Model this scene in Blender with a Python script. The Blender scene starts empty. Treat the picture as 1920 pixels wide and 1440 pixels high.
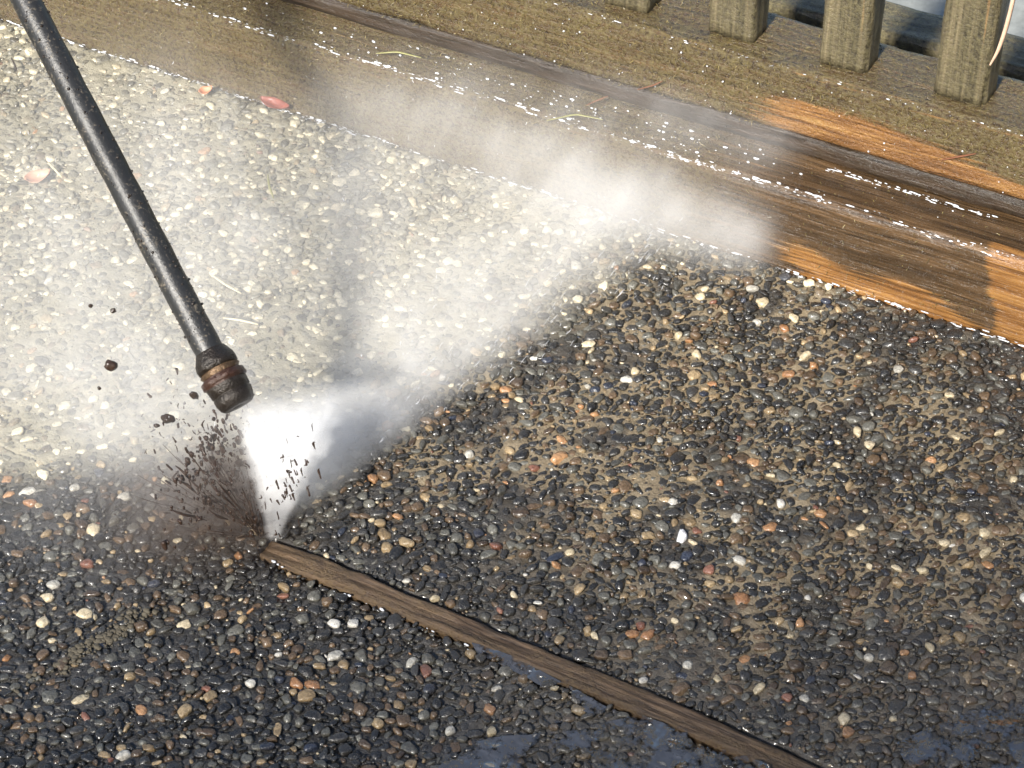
import bpy, bmesh, math, random
import numpy as np
from mathutils import Vector, Matrix, noise as mnoise

random.seed(7)
rng = np.random.default_rng(11)
SC = bpy.context.scene
COL = SC.collection

# ------------------------------------------------------------------ camera
F_PX, CX, CY = 4200.0, 960.0, 720.0          # focal length and centre in pixels of the 1920x1440 photograph
_X = np.array([8860., -3200., 4200.]); _X /= np.linalg.norm(_X)
_r = math.radians(5.0)
_F = F_PX * F_PX / (8860 * math.sin(_r) + 3200 * math.cos(_r))
_U = np.array([-_F * math.sin(_r), _F * math.cos(_r), F_PX]); _U /= np.linalg.norm(_U)
ROT = np.array([_X, np.cross(_U, _X), _U])   # camera axes -> world; world X runs along the timber edging, Y away from the camera


def ray(px, py):
    v = ROT @ np.array([px - CX, -(py - CY), -F_PX])
    return v / np.linalg.norm(v)


_hc = 1.68 * -ray(960, 720)[2]
_v = ray(1000, 353)
CAM = -_v * (_hc / -_v[2])


def P(px, py, z=0.0):
    v = ray(px, py)
    return CAM + v * ((z - CAM[2]) / v[2])


def PY(px, py, y):
    v = ray(px, py)
    return CAM + v * ((y - CAM[1]) / v[1])


def proj(p):
    q = (np.asarray(p, float) - CAM) @ ROT
    return CX + F_PX * q[..., 0] / -q[..., 2], CY - F_PX * q[..., 1] / -q[..., 2]


cam_data = bpy.data.cameras.new('camera')
cam_data.sensor_width = 36.0
cam_data.lens = 36.0 * F_PX / 1920.0
cam_data.clip_start = 0.02
cam_data.clip_end = 500.0
cam = bpy.data.objects.new('camera', cam_data)
COL.objects.link(cam)
M = Matrix([list(ROT[i]) + [CAM[i]] for i in range(3)] + [[0, 0, 0, 1]])
cam.matrix_world = M
SC.camera = cam

# ------------------------------------------------------------------ sky, sun, exposure
SUN_EL = math.radians(38)
LDIR = Vector((-0.05 * math.cos(SUN_EL), 0.9987 * math.cos(SUN_EL), -math.sin(SUN_EL)))   # the way the light travels
world = bpy.data.worlds.new('World')
SC.world = world
world.use_nodes = True
nt = world.node_tree
bg = nt.nodes['Background']
sky = nt.nodes.new('ShaderNodeTexSky')
sky.sky_type = 'NISHITA'
sky.sun_disc = False
sky.sun_elevation = SUN_EL
sky.sun_rotation = math.atan2(-LDIR.x, -LDIR.y)
nt.links.new(sky.outputs[0], bg.inputs['Color'])
bg.inputs['Strength'].default_value = 0.09
sun_data = bpy.data.lights.new('sun', 'SUN')
sun_data.energy = 5.0
sun_data.angle = math.radians(6.5)          # softened by thin haze and spray
sun_data.color = (1.0, 0.95, 0.87)
sun = bpy.data.objects.new('sun', sun_data)
sun.rotation_euler = LDIR.to_track_quat('-Z', 'Y').to_euler()
sun.location = (-2, -3, 4)
COL.objects.link(sun)
SC.view_settings.view_transform = 'Standard'
SC.view_settings.look = 'None'
SC.view_settings.exposure = 1.0
SC.view_settings.gamma = 1.0
SC.view_settings.use_curve_mapping = False
SC.cycles.volume_step_rate = 2.0
SC.cycles.volume_max_steps = 128
SC.cycles.volume_bounces = 4
SC.cycles.max_bounces = 6
SC.cycles.diffuse_bounces = 3
SC.cycles.glossy_bounces = 2
SC.cycles.adaptive_threshold = 0.02


# ------------------------------------------------------------------ helpers
def _hash(ix, iy, seed):
    h = (ix.astype(np.int64) * 374761393 + iy.astype(np.int64) * 668265263 + seed * 974634) & 0x7fffffff
    h = ((h ^ (h >> 13)) * 1274126177) & 0x7fffffff
    return ((h ^ (h >> 16)) & 0xffff) / 65535.0


def vnoise(x, y, s, seed=0):
    x = np.asarray(x, float) * s; y = np.asarray(y, float) * s
    ix, iy = np.floor(x), np.floor(y)
    fx, fy = x - ix, y - iy
    fx = fx * fx * (3 - 2 * fx); fy = fy * fy * (3 - 2 * fy)
    a, b = _hash(ix, iy, seed), _hash(ix + 1, iy, seed)
    c, d = _hash(ix, iy + 1, seed), _hash(ix + 1, iy + 1, seed)
    return (a * (1 - fx) + b * fx) * (1 - fy) + (c * (1 - fx) + d * fx) * fy


def fbm(x, y, s, seed=0, o=4):
    t, a, n = 0, 1.0, 0
    for k in range(o):
        t = t + a * vnoise(x, y, s * 2 ** k, seed + 17 * k); n += a; a *= 0.5
    return t / n


def sstep(a, b, x):
    t = np.clip((np.asarray(x, float) - a) / (b - a), 0, 1)
    return t * t * (3 - 2 * t)


def mesh_np(name, verts, faces, cols=None, smooth=True):
    """verts (n,3); faces (m,k) int with constant k, or a list of faces"""
    me = bpy.data.meshes.new(name)
    verts = np.ascontiguousarray(verts, dtype=np.float32)
    faces = np.asarray(faces, dtype=np.int32)
    me.vertices.add(len(verts)); me.vertices.foreach_set('co', verts.ravel())
    m, k = faces.shape
    me.loops.add(m * k); me.loops.foreach_set('vertex_index', faces.ravel())
    me.polygons.add(m)
    me.polygons.foreach_set('loop_start', np.arange(0, m * k, k, dtype=np.int32))
    me.polygons.foreach_set('use_smooth', np.full(m, smooth))
    me.update(calc_edges=True)
    if cols is not None:
        for nm, c in cols.items():
            at = me.attributes.new(nm, 'FLOAT_COLOR', 'POINT')
            c4 = np.ones((len(verts), 4), np.float32); c4[:, :3] = c
            at.data.foreach_set('color', c4.ravel())
    return me


def link(name, me, mat=None, parent=None):
    o = bpy.data.objects.new(name, me)
    COL.objects.link(o)
    if mat is not None:
        me.materials.clear(); me.materials.append(mat)
    if parent is not None:
        o.parent = parent
    return o


def tag(o, label, cat, group=None, kind=None):
    o['label'] = label
    o['category'] = cat
    if group: o['group'] = group
    if kind: o['kind'] = kind
    return o


def empty(name, loc=(0, 0, 0)):
    o = bpy.data.objects.new(name, None)
    o.empty_display_size = 0.02
    o.location = loc
    COL.objects.link(o)
    return o


def new_mat(name):
    m = bpy.data.materials.new(name)
    m.use_nodes = True
    t = m.node_tree
    return m, t, t.nodes['Principled BSDF']


def N(t, kind, **kw):
    n = t.nodes.new(kind)
    for k, v in kw.items():
        if k in n.inputs: n.inputs[k].default_value = v
        else: setattr(n, k, v)
    return n


def mixc(t, fac, a, b, blend='MIX'):
    n = t.nodes.new('ShaderNodeMix'); n.data_type = 'RGBA'; n.blend_type = blend
    for s, v in ((n.inputs[0], fac), (n.inputs[6], a), (n.inputs[7], b)):
        if hasattr(v, 'links'): t.links.new(v, s)
        elif isinstance(v, (tuple, list)): s.default_value = (*v, 1)
        else: s.default_value = v
    return n.outputs[2]


def math_(t, op, a, b=None, clamp=False):
    n = t.nodes.new('ShaderNodeMath'); n.operation = op; n.use_clamp = clamp
    for i, v in enumerate((a, b)):
        if v is None: continue
        if hasattr(v, 'links'): t.links.new(v, n.inputs[i])
        else: n.inputs[i].default_value = v
    return n.outputs[0]


def ramp(t, fac, stops):
    n = t.nodes.new('ShaderNodeValToRGB')
    el = n.color_ramp.elements
    while len(el) < len(stops): el.new(0.5)
    for e, (p, c) in zip(el, stops):
        e.position = p; e.color = (*c, 1) if len(c) == 3 else c
    t.links.new(fac, n.inputs[0])
    return n.outputs[0]


def bump(t, b, height, strength, dist):
    n = t.nodes.new('ShaderNodeBump')
    n.inputs['Strength'].default_value = strength; n.inputs['Distance'].default_value = dist
    t.links.new(height, n.inputs['Height']); t.links.new(n.outputs[0], b.inputs['Normal'])


def noise_tex(t, scale, detail=3.0, vec=None, rough=0.5):
    n = N(t, 'ShaderNodeTexNoise', Scale=scale, Detail=detail, Roughness=rough)
    if vec is not None: t.links.new(vec, n.inputs['Vector'])
    return n.outputs[0]


def objco(t, scale=(1, 1, 1), loc=(0, 0, 0)):
    c = t.nodes.new('ShaderNodeTexCoord')
    m = t.nodes.new('ShaderNodeMapping')
    m.inputs['Scale'].default_value = scale; m.inputs['Location'].default_value = loc
    t.links.new(c.outputs['Object'], m.inputs['Vector'])
    return m.outputs[0]


# ------------------------------------------------------------------ materials
def pebble_mat(name, from_object):
    m, t, b = new_mat(name)
    if from_object:
        src = t.nodes.new('ShaderNodeObjectInfo').outputs['Color']
    else:
        src = N(t, 'ShaderNodeAttribute', attribute_name='Col').outputs['Color']
    g = t.nodes.new('ShaderNodeNewGeometry').outputs['Position']
    n1 = noise_tex(t, 330.0, 2.0, g, 0.65)
    n2 = noise_tex(t, 90.0, 1.0, g)
    n3 = noise_tex(t, 1100.0, 1.0, g, 0.6)
    k = math_(t, 'ADD', math_(t, 'MULTIPLY', n1, 1.5), math_(t, 'ADD', math_(t, 'MULTIPLY', n3, 0.9), -0.2))
    c = mixc(t, 1.0, src, k, 'MULTIPLY')
    dusty = math_(t, 'MULTIPLY', math_(t, 'SUBTRACT', n2, 0.52, True), 1.2, True)
    c = mixc(t, math_(t, 'MULTIPLY', dusty, 0.7), c, (0.10, 0.08, 0.055))
    t.links.new(c, b.inputs['Base Color'])
    r = math_(t, 'ADD', math_(t, 'MULTIPLY', n1, 0.5), 0.06)
    b.inputs['Coat Weight'].default_value = 0.5; b.inputs['Coat Roughness'].default_value = 0.07
    t.links.new(r, b.inputs['Roughness'])
    b.inputs['Specular IOR Level'].default_value = 0.5
    bump(t, b, math_(t, 'ADD', n1, math_(t, 'MULTIPLY', n3, 0.35)), 0.7, 0.0016)
    return m


M_PEB = pebble_mat('wet_pebbles', False)
M_PEB1 = pebble_mat('wet_pebble_single', True)


def matrix_mat():
    m, t, b = new_mat('cement_matrix')
    src = N(t, 'ShaderNodeAttribute', attribute_name='Col').outputs['Color']
    far = N(t, 'ShaderNodeAttribute', attribute_name='Far').outputs['Fac']
    g = t.nodes.new('ShaderNodeNewGeometry').outputs['Position']
    n1 = noise_tex(t, 700.0, 3.0, g, 0.75)
    n2 = noise_tex(t, 120.0, 4.0, g, 0.6)
    k = math_(t, 'ADD', math_(t, 'MULTIPLY', n1, 0.9), math_(t, 'MULTIPLY', n2, 0.7))
    c = mixc(t, 1.0, src, math_(t, 'ADD', k, 0.2), 'MULTIPLY')
    vo = N(t, 'ShaderNodeTexVoronoi', Scale=120.0)
    t.links.new(g, vo.inputs['Vector'])
    hsv = ramp(t, math_(t, 'FRACT', math_(t, 'MULTIPLY', vo.outputs['Color'], 7.3)),
               [(0.0, (0.03, 0.03, 0.032)), (0.55, (0.06, 0.058, 0.055)), (0.75, (0.16, 0.12, 0.08)), (0.9, (0.42, 0.38, 0.30)), (1.0, (0.3, 0.16, 0.07))])
    c = mixc(t, math_(t, 'MULTIPLY', far, math_(t, 'LESS_THAN', vo.outputs['Distance'], 0.42)), c, hsv)
    t.links.new(c, b.inputs['Base Color'])
    b.inputs['Roughness'].default_value = 0.34
    b.inputs['Coat Weight'].default_value = 0.4; b.inputs['Coat Roughness'].default_value = 0.15
    h = math_(t, 'ADD', math_(t, 'MULTIPLY', n1, 0.5), math_(t, 'MULTIPLY', math_(t, 'MULTIPLY', vo.outputs['Distance'], far), -40.0))
    bump(t, b, math_(t, 'ADD', h, n2), 1.0, 0.0022)
    return m


M_MATRIX = matrix_mat()


def wood_mat(name, grain_axis='x', dark=(0.022, 0.013, 0.007), mid=(0.085, 0.050, 0.024), moss=(0.135, 0.105, 0.040), rough=0.26, coat=0.35):
    m, t, b = new_mat(name)
    sc = {'x': (11, 330, 330), 'z': (260, 260, 9)}[grain_axis]
    v = objco(t, sc)
    g1 = noise_tex(t, 1.0, 5.0, v, 0.7)
    v2 = objco(t, {'x': (2.2, 60, 60), 'z': (50, 50, 2)}[grain_axis])
    g2 = noise_tex(t, 1.0, 3.0, v2)
    fz = noise_tex(t, 260.0, 4.0, objco(t), 0.75)
    lg = noise_tex(t, 22.0, 4.0, objco(t), 0.6)
    base = ramp(t, g1, [(0.36, dark), (0.5, mid), (0.68, tuple(min(1, c * 2.2) for c in mid))])
    base = mixc(t, math_(t, 'MULTIPLY', math_(t, 'SUBTRACT', g2, 0.3, True), 1.6, True), base, dark)
    mossf = N(t, 'ShaderNodeAttribute', attribute_name='Moss').outputs['Fac']
    mm = math_(t, 'MULTIPLY', mossf, math_(t, 'MULTIPLY', math_(t, 'ADD', math_(t, 'MULTIPLY', fz, 3.6), -1.3), math_(t, 'ADD', lg, 0.5)), True)
    base = mixc(t, mm, base, moss)
    cl = N(t, 'ShaderNodeAttribute', attribute_name='CleanLit').outputs['Fac']
    orange = ramp(t, g1, [(0.32, (0.045, 0.018, 0.006)), (0.46, (0.17, 0.075, 0.022)), (0.60, (0.33, 0.165, 0.05)), (0.74, (0.55, 0.35, 0.14))])
    orange = mixc(t, math_(t, 'MULTIPLY', g2, 0.45), orange, (0.17, 0.085, 0.028))
    cf = math_(t, 'ADD', cl, math_(t, 'ADD', math_(t, 'MULTIPLY', math_(t, 'SUBTRACT', g2, 0.5), 1.6), math_(t, 'MULTIPLY', math_(t, 'SUBTRACT', g1, 0.5), 1.6)))
    cf = math_(t, 'MULTIPLY', math_(t, 'SUBTRACT', cf, 0.38), 2.6, True)
    base = mixc(t, cf, base, orange)
    t.links.new(base, b.inputs['Base Color'])
    rr = math_(t, 'ADD', math_(t, 'MULTIPLY', fz, 0.35), rough - 0.15)
    t.links.new(rr, b.inputs['Roughness'])
    h = math_(t, 'ADD', math_(t, 'MULTIPLY', g1, 0.8), math_(t, 'MULTIPLY', math_(t, 'MULTIPLY', fz, mossf), 1.6))
    b.inputs['Coat Weight'].default_value = coat; b.inputs['Coat Roughness'].default_value = 0.12
    bump(t, b, h, 0.9, 0.0022)
    return m


M_WOOD = wood_mat('wet_weathered_timber')
M_STRIP = wood_mat('worn_joint_timber', dark=(0.025, 0.014, 0.008), mid=(0.085, 0.052, 0.028), moss=(0.13, 0.085, 0.038), rough=0.5, coat=0.12)
M_PACK = wood_mat('soaked_gap_shade_timber', dark=(0.010, 0.007, 0.005), mid=(0.035, 0.022, 0.014), moss=(0.06, 0.045, 0.022), rough=0.3)  # soaked wood, darkened further to carry the shade of the gap
M_PICKET = wood_mat('mossy_picket', 'z', dark=(0.018, 0.015, 0.009), mid=(0.11, 0.088, 0.052), moss=(0.17, 0.145, 0.07), rough=0.5)


def plain(name, col, rough=0.5, metal=0.0, var=0.4, scale=200.0, bmp=0.3, bdist=0.001, spec=0.5):
    m, t, b = new_mat(name)
    n = noise_tex(t, scale, 4.0, objco(t), 0.65)
    k = math_(t, 'ADD', math_(t, 'MULTIPLY', n, 2 * var), 1 - var)
    t.links.new(mixc(t, 1.0, col, k, 'MULTIPLY'), b.inputs['Base Color'])
    b.inputs['Roughness'].default_value = rough
    b.inputs['Metallic'].default_value = metal
    b.inputs['Specular IOR Level'].default_value = spec
    bump(t, b, n, bmp, bdist)
    return m


# ------------------------------------------------------------------ ground beyond everything
me = mesh_np('ground', [(-60, -60, -0.07), (60, -60, -0.07), (60, 60, -0.07), (-60, 60, -0.07)], [(0, 1, 2, 3)])
g = link('ground', me, plain('damp_earth', (0.09, 0.075, 0.055), 0.8, scale=6.0))
g['kind'] = 'structure'

# ------------------------------------------------------------------ unseen building added behind the camera so its eave shades the near slab
EA, EB = P(450, 1470), P(1920, 1190)  # wanted shadow line; the eave is set back from it along the light
_e = np.array([EB[0] - EA[0], EB[1] - EA[1], 0.0]); _e /= np.linalg.norm(_e)
_o = np.array([_e[1], -_e[0], 0.0])                       # away from the patio, towards the house
EH = 2.45
_base = np.array(EA) - np.array(LDIR) * (EH / -LDIR.z)     # a point of the eave edge; its shadow falls on the line EA-EB
_base[2] = 0.0


def blocker_prism(name, prof, mat, parent, x0=-5.0, x1=6.0):
    """prof = (distance towards the house from the eave line, height), extruded along the eave"""
    V = [tuple(_base + _e * x + _o * d + np.array([0, 0, h])) for x in (x0, x1) for d, h in prof]
    k = len(prof)
    F = [(i, (i + 1) % k, k + (i + 1) % k, k + i) for i in range(k)] + [tuple(range(k))[::-1], tuple(range(k, 2 * k))]
    me = bpy.data.meshes.new(name); me.from_pydata(V, [], F)
    bm = bmesh.new(); bm.from_mesh(me); bmesh.ops.recalc_face_normals(bm, faces=bm.faces); bm.to_mesh(me); bm.free()
    return link(name, me, mat, parent)


blocker_house = empty('blocker_house', tuple(_base))
blocker_house.location = (0, 0, 0)
tag(blocker_house, 'unseen building added behind the viewer, its eave placed to shade the near slab', 'blocker_house')
blocker_prism('wall', [(0.55, -0.06), (0.75, -0.06), (0.75, 2.5), (0.55, 2.5)], plain('grey_weatherboard', (0.30, 0.30, 0.29), 0.7, scale=20.0), blocker_house)  # wall, soffit, fascia and roof of the added shade blocker
blocker_prism('blocker_soffit', [(0.03, 2.36), (0.548, 2.36), (0.548, 2.375), (0.03, 2.375)], plain('white_soffit', (0.6, 0.6, 0.58), 0.6, scale=20.0), blocker_house)
blocker_prism('blocker_fascia', [(0.0, 2.30), (0.028, 2.30), (0.028, EH), (0.0, EH)], plain('white_fascia', (0.65, 0.65, 0.63), 0.5, scale=20.0), blocker_house)
blocker_prism('blocker_roof', [(-0.01, EH + 0.003), (4.0, EH + 1.6), (4.0, EH + 1.68), (-0.01, EH + 0.045)], plain('dark_roofing', (0.07, 0.065, 0.06), 0.7, scale=20.0), blocker_house)

# ------------------------------------------------------------------ washed / unwashed zones of the slab, the unwashed one lightened for mist glare too
WASH_GLARE = np.array([P(*p)[:2] for p in ((-900, 1090), (-300, 1000), (0, 935), (270, 900), (420, 940), (560, 935), (760, 795), (1000, 655), (1210, 500), (1330, 470), (1560, 560), (1800, 400))])
JY0, JY1, JX0 = -0.4425, -0.4205, 0.030       # timber joint strip between the two slabs


def side_of_polyline(x, y, pl):
    """signed distance (m) to a polyline that runs left to right; positive on its far (upper) side"""
    x = np.asarray(x, float); y = np.asarray(y, float)
    best = np.full(x.shape, 1e9); sgn = np.ones(x.shape)
    for (ax, ay), (bx, by) in zip(pl[:-1], pl[1:]):
        dx, dy = bx - ax, by - ay
        L2 = dx * dx + dy * dy
        t = np.clip(((x - ax) * dx + (y - ay) * dy) / L2, 0, 1)
        d = np.hypot(x - ax - t * dx, y - ay - t * dy)
        c = dx * (y - ay) - dy * (x - ax)
        up = d < best
        best = np.where(up, d, best); sgn = np.where(up, np.where(c >= 0, 1, -1), sgn)
    return best * sgn


def film_glare(x, y):
    d = side_of_polyline(x, y, WASH_GLARE) + (fbm(x, y, 28, 3) - 0.5) * 0.05
    return sstep(-0.012, 0.055, d)  # unwashed surface; its paleness also stands in for mist glare


def gauss(x, y, px, py, rx, ry, ang=0.0):
    c = P(px, py)
    dx, dy = x - c[0], y - c[1]
    ca, sa = math.cos(ang), math.sin(ang)
    u, v = dx * ca + dy * sa, -dx * sa + dy * ca
    return np.exp(-(u / rx) ** 2 - (v / ry) ** 2)


def sandy(x, y):
    s = 1.1 * gauss(x, y, 1300, 790, 0.17, 0.10, 0.4) + 0.8 * gauss(x, y, 1560, 930, 0.14, 0.13) + 0.7 * gauss(x, y, 1000, 830, 0.11, 0.07, 0.6) \
        + 1.3 * gauss(x, y, 1260, 560, 0.11, 0.045, 0.3) + 0.3 * gauss(x, y, 1750, 1180, 0.2, 0.16)
    s = s * np.where(y > JY1 + 0.0, 1, 0.25)
    return np.clip(s * (0.1 + 1.9 * sstep(0.3, 0.7, fbm(x, y, 26, 9))), 0, 1)


def matrix_col(x, y):
    f = film_glare(x, y); s = sandy(x, y)
    n = fbm(x, y, 60, 21)
    dark = np.stack([0.026 + 0.022 * n, 0.024 + 0.020 * n, 0.022 + 0.017 * n], -1)
    sand = np.array([0.215, 0.168, 0.105])
    c = dark * (1 - s[..., None]) + sand * s[..., None]
    old = np.stack([0.20 + 0.14 * n, 0.18 + 0.125 * n, 0.125 + 0.09 * n], -1)  # weathered tone, lightened further for the bright mist
    c = c * (1 - f[..., None]) + old * f[..., None]
    mud = np.clip(gauss(x, y, 1150, 1400, 0.13, 0.05, -0.2) + gauss(x, y, 1850, 1400, 0.1, 0.09), 0, 1)[..., None]
    return c * (1 - 0.8 * mud) + 0.8 * mud * np.array([0.12, 0.105, 0.085])


# ------------------------------------------------------------------ pebbles
bm = bmesh.new()
bmesh.ops.create_icosphere(bm, subdivisions=2, radius=1.0)
ICO_V = np.array([v.co[:] for v in bm.verts]); ICO_F = np.array([[v.index for v in f.verts] for f in bm.faces], np.int32)
bm.free()
bm = bmesh.new()
bmesh.ops.create_icosphere(bm, subdivisions=1, radius=1.0)
LOW_V = np.array([v.co[:] for v in bm.verts]); LOW_F = np.array([[v.index for v in f.verts] for f in bm.faces], np.int32)
bm.free()
LOW_VARIANTS = []
for k in range(14):
    p = LOW_V * (1 + rng.normal(0, 0.12, (12, 1)))
    LOW_VARIANTS.append(p / np.abs(p[:, :2]).max())
VARIANTS = []
for k in range(14):
    o = rng.uniform(0, 50, 3)
    p = ICO_V.copy()
    pw = rng.uniform(0.72, 1.0)
    p = np.sign(p) * np.abs(p) ** pw
    d = np.array([mnoise.noise(Vector((v * 0.9 + o).tolist())) for v in ICO_V])
    d2 = np.array([mnoise.noise(Vector((v * 1.9 + o).tolist())) for v in ICO_V])
    p *= (1 + 0.36 * d + 0.16 * d2)[:, None]
    for _ in range(5):      # worn and broken faces
        nv = rng.normal(0, 1, 3) * np.array([1, 1, 0.5]); nv /= np.linalg.norm(nv)
        dd = p @ nv - rng.uniform(0.55, 0.85)
        p -= (np.clip(dd, 0, 9) * 0.85)[:, None] * nv
    p[:, 2] = np.where(p[:, 2] > 0.55, 0.55 + (p[:, 2] - 0.55) * 0.45, p[:, 2])
    p[:, :2] /= np.abs(p[:, :2]).max()
    VARIANTS.append(p)

SPECIAL = [  # photograph pixel, half length (mm), kind
    (700, 898, 6.5, 'o'), (880, 852, 6, 'w'), (1175, 710, 6, 'w'), (1101, 645, 7.5, 'c'), (1335, 718, 5.5, 'o'), (950, 728, 6, 'o'), (1540, 962, 6.5, 'o'),
    (1185, 1187, 6, 'o'), (1216, 1190, 7, 'o'), (1630, 1232, 6, 'w'), (1395, 1238, 7, 'o'), (1290, 1248, 6, 'w'), (1510, 1308, 6, 'w'), (1582, 1348, 6, 'c'), (1207, 1276, 4, 'w'),
    (663, 1170, 7, 'w'), (678, 1228, 8, 'g'), (800, 1258, 6.5, 'r'), (556, 1280, 7, 'o'), (586, 1282, 7, 'o'), (150, 1311, 9, 'c'), (470, 1283, 6, 'w'), (347, 1170, 7, 'c'),
    (158, 1148, 7, 'c'), (572, 1306, 8, 't'), (100, 1095, 6, 'w'), (198, 1022, 7, 'g'), (175, 995, 8, 'c'), (235, 930, 7, 'w'), (1380, 970, 6, 'w'), (1265, 1060, 5, 'w'), (1385, 1050, 6, 'w'),
    (1045, 1060, 5, 'o'), (1008, 1130, 4, 'w'), (1085, 1105, 6, 't'), (1330, 1070, 7, 'r'), (1415, 865, 7, 'o'), (1630, 835, 7, 'c'), (1480, 700, 6, 'o'), (1350, 905, 5, 'o'), (1262, 940, 5, 'w'),
    (1445, 768, 6, 't'), (1845, 1000, 6, 'c'), (1850, 1058, 6, 'o'), (1745, 860, 5, 'o'), (1685, 692, 7, 'w'), (1190, 695, 6, 'c'), (1420, 603, 6, 'w'), (1430, 565, 7, 'c'), (1490, 597, 6, 'c'),
    (1410, 540, 7, 'w'), (1310, 555, 6, 'c'), (640, 565, 7, 'w'), (555, 510, 6, 'o'), (268, 172, 7, 'c'), (308, 174, 6, 'w'), (285, 270, 7, 'w'), (440, 340, 6, 'c'), (630, 390, 7, 'c'), (480, 405, 7, 'w'),
    (50, 920, 8, 'w'), (55, 943, 7, 'o'), (127, 968, 6, 't'), (447, 1040, 5, 'o'), (920, 1330, 6, 'o'), (1085, 1330, 7, 't'), (770, 1240, 6, 'w'), (525, 1020, 5, 't'), (880, 1020, 6, 't'), (720, 1000, 7, 't'),
    (1290, 1390, 5, 'g'), (845, 1370, 6, 'w'), (230, 1415, 6, 'w'), (1920, 1120, 8, 'w'), (1280, 1006, 7, 'W'), (1055, 660, 5, 'o'), (625, 1170, 6, 'w'), (265, 1330, 6, 'o'), (395, 1305, 6, 't'), (345, 1335, 7, 't')]
PAL = {'k': ((0.013, 0.0125, 0.012), (0.036, 0.034, 0.031)), 'g': ((0.045, 0.043, 0.036), (0.12, 0.115, 0.095)), 'b': ((0.05, 0.033, 0.02), (0.13, 0.085, 0.048)),
       't': ((0.18, 0.125, 0.065), (0.34, 0.25, 0.14)), 'c': ((0.40, 0.33, 0.21), (0.55, 0.46, 0.31)), 'w': ((0.36, 0.34, 0.29), (0.56, 0.53, 0.47)), 'o': ((0.24, 0.115, 0.05), (0.38, 0.21, 0.10)),
       'r': ((0.13, 0.055, 0.035), (0.22, 0.10, 0.065)), 'v': ((0.018, 0.021, 0.03), (0.03, 0.036, 0.055)), 'W': ((0.85, 0.85, 0.86), (0.9, 0.9, 0.9))}
KINDS = ['k', 'g', 'b', 't', 'c', 'w', 'o', 'r', 'v']
PROB = np.array([0.57, 0.20, 0.155, 0.038, 0.012, 0.005, 0.008, 0.004, 0.012]); PROB /= PROB.sum()

CELL = 0.008
grid = {}
peb = []     # x, y, a (half length), b (half width), angle, kind


def try_add(x, y, a, b, kind, slack=0.79):
    r = 0.5 * (a + b)
    ci, cj = int(math.floor(x / CELL)), int(math.floor(y / CELL))
    for i in range(ci - 2, ci + 3):
        for j in range(cj - 2, cj + 3):
            for (qx, qy, qr) in grid.get((i, j), ()):
                if (qx - x) ** 2 + (qy - y) ** 2 < (slack * (qr + r)) ** 2: return False
    grid.setdefault((ci, cj), []).append((x, y, r))
    peb.append((x, y, a, b, random.gauss(0.55, 0.7), kind))
    return True


def on_slab(x, y, r):
    if y > -0.002 - 0.5 * r: return False
    if x > JX0 and JY0 - 0.6 * r < y < JY1 + 0.6 * r: return False
    return True


for (px, py, a, k) in SPECIAL:
    q = P(px, py)
    if on_slab(q[0], q[1], 0.003): try_add(q[0], q[1], a * 0.88e-3, a * 0.66e-3, k, 0.5)
for (n_try, lo, hi) in ((1500, 5.6, 6.8), (20000, 4.2, 5.4), (80000, 3.2, 4.3), (150000, 2.1, 3.2), (150000, 1.2, 2.1)):
    mg = 230 if lo < 2 else 900                      # the finest stones only in and round the view
    if mg > 500: n_try = int(n_try * 1.75)
    xs = rng.uniform(-1.15, 1.05, n_try) if mg > 500 else rng.uniform(-0.82, 0.72, n_try)
    ys = rng.uniform(-1.15, 0, n_try) if mg > 500 else rng.uniform(-0.86, 0, n_try)
    us, vs = proj(np.stack([xs, ys, np.zeros(n_try)], -1))
    ok = (us > -mg) & (us < 1920 + mg) & (vs > -mg) & (vs < 1440 + mg)
    aa = rng.uniform(lo, hi, n_try) * 1e-3
    el = rng.uniform(0.55, 0.95, n_try)
    kk = rng.choice(len(KINDS), n_try, p=PROB)
    for x, y, a, e, k in zip(xs[ok], ys[ok], aa[ok], el[ok], kk[ok]):
        if on_slab(x, y, a): try_add(x, y, a * 1.08, a * e, KINDS[k])

PX = np.array([p[0] for p in peb]); PYY = np.array([p[1] for p in peb]); PA = np.array([p[2] for p in peb]); PB = np.array([p[3] for p in peb]); PT = np.array([p[4] for p in peb])
n = len(peb)
print('pebbles', n)
lo = np.array([PAL[p[5]][0] for p in peb]); hi = np.array([PAL[p[5]][1] for p in peb])
pc = lo + (hi - lo) * rng.uniform(0, 1, (n, 1))
pf = film_glare(PX, PYY) * rng.uniform(0.25, 1.0, n)
lite = rng.uniform(0, 1, n) < 0.19 * film_glare(PX, PYY)  # extra pale stones, partly to carry the mist brightness
pc[lite] = np.array([0.62, 0.55, 0.39]) * rng.uniform(0.75, 1.15, (lite.sum(), 1))
pc = pc * (1 - 0.6 * pf[:, None]) + np.array([0.33, 0.30, 0.21]) * 0.6 * pf[:, None]
dm = np.clip(gauss(PX, PYY, 1150, 1400, 0.13, 0.05, -0.2) + gauss(PX, PYY, 1850, 1400, 0.1, 0.09), 0, 1)[:, None] * 0.6
pc = pc * (1 - dm) + np.array([0.085, 0.075, 0.06]) * dm
PCZ = PB * rng.uniform(0.55, 0.85, n)                       # half thickness
PZ = rng.uniform(-0.0018, 0.0006, n) - np.clip(PCZ - 0.003, 0, 1) * 0.6
VAR = rng.integers(0, len(VARIANTS), n)
TILT = rng.normal(0, 0.16, (n, 2))


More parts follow.
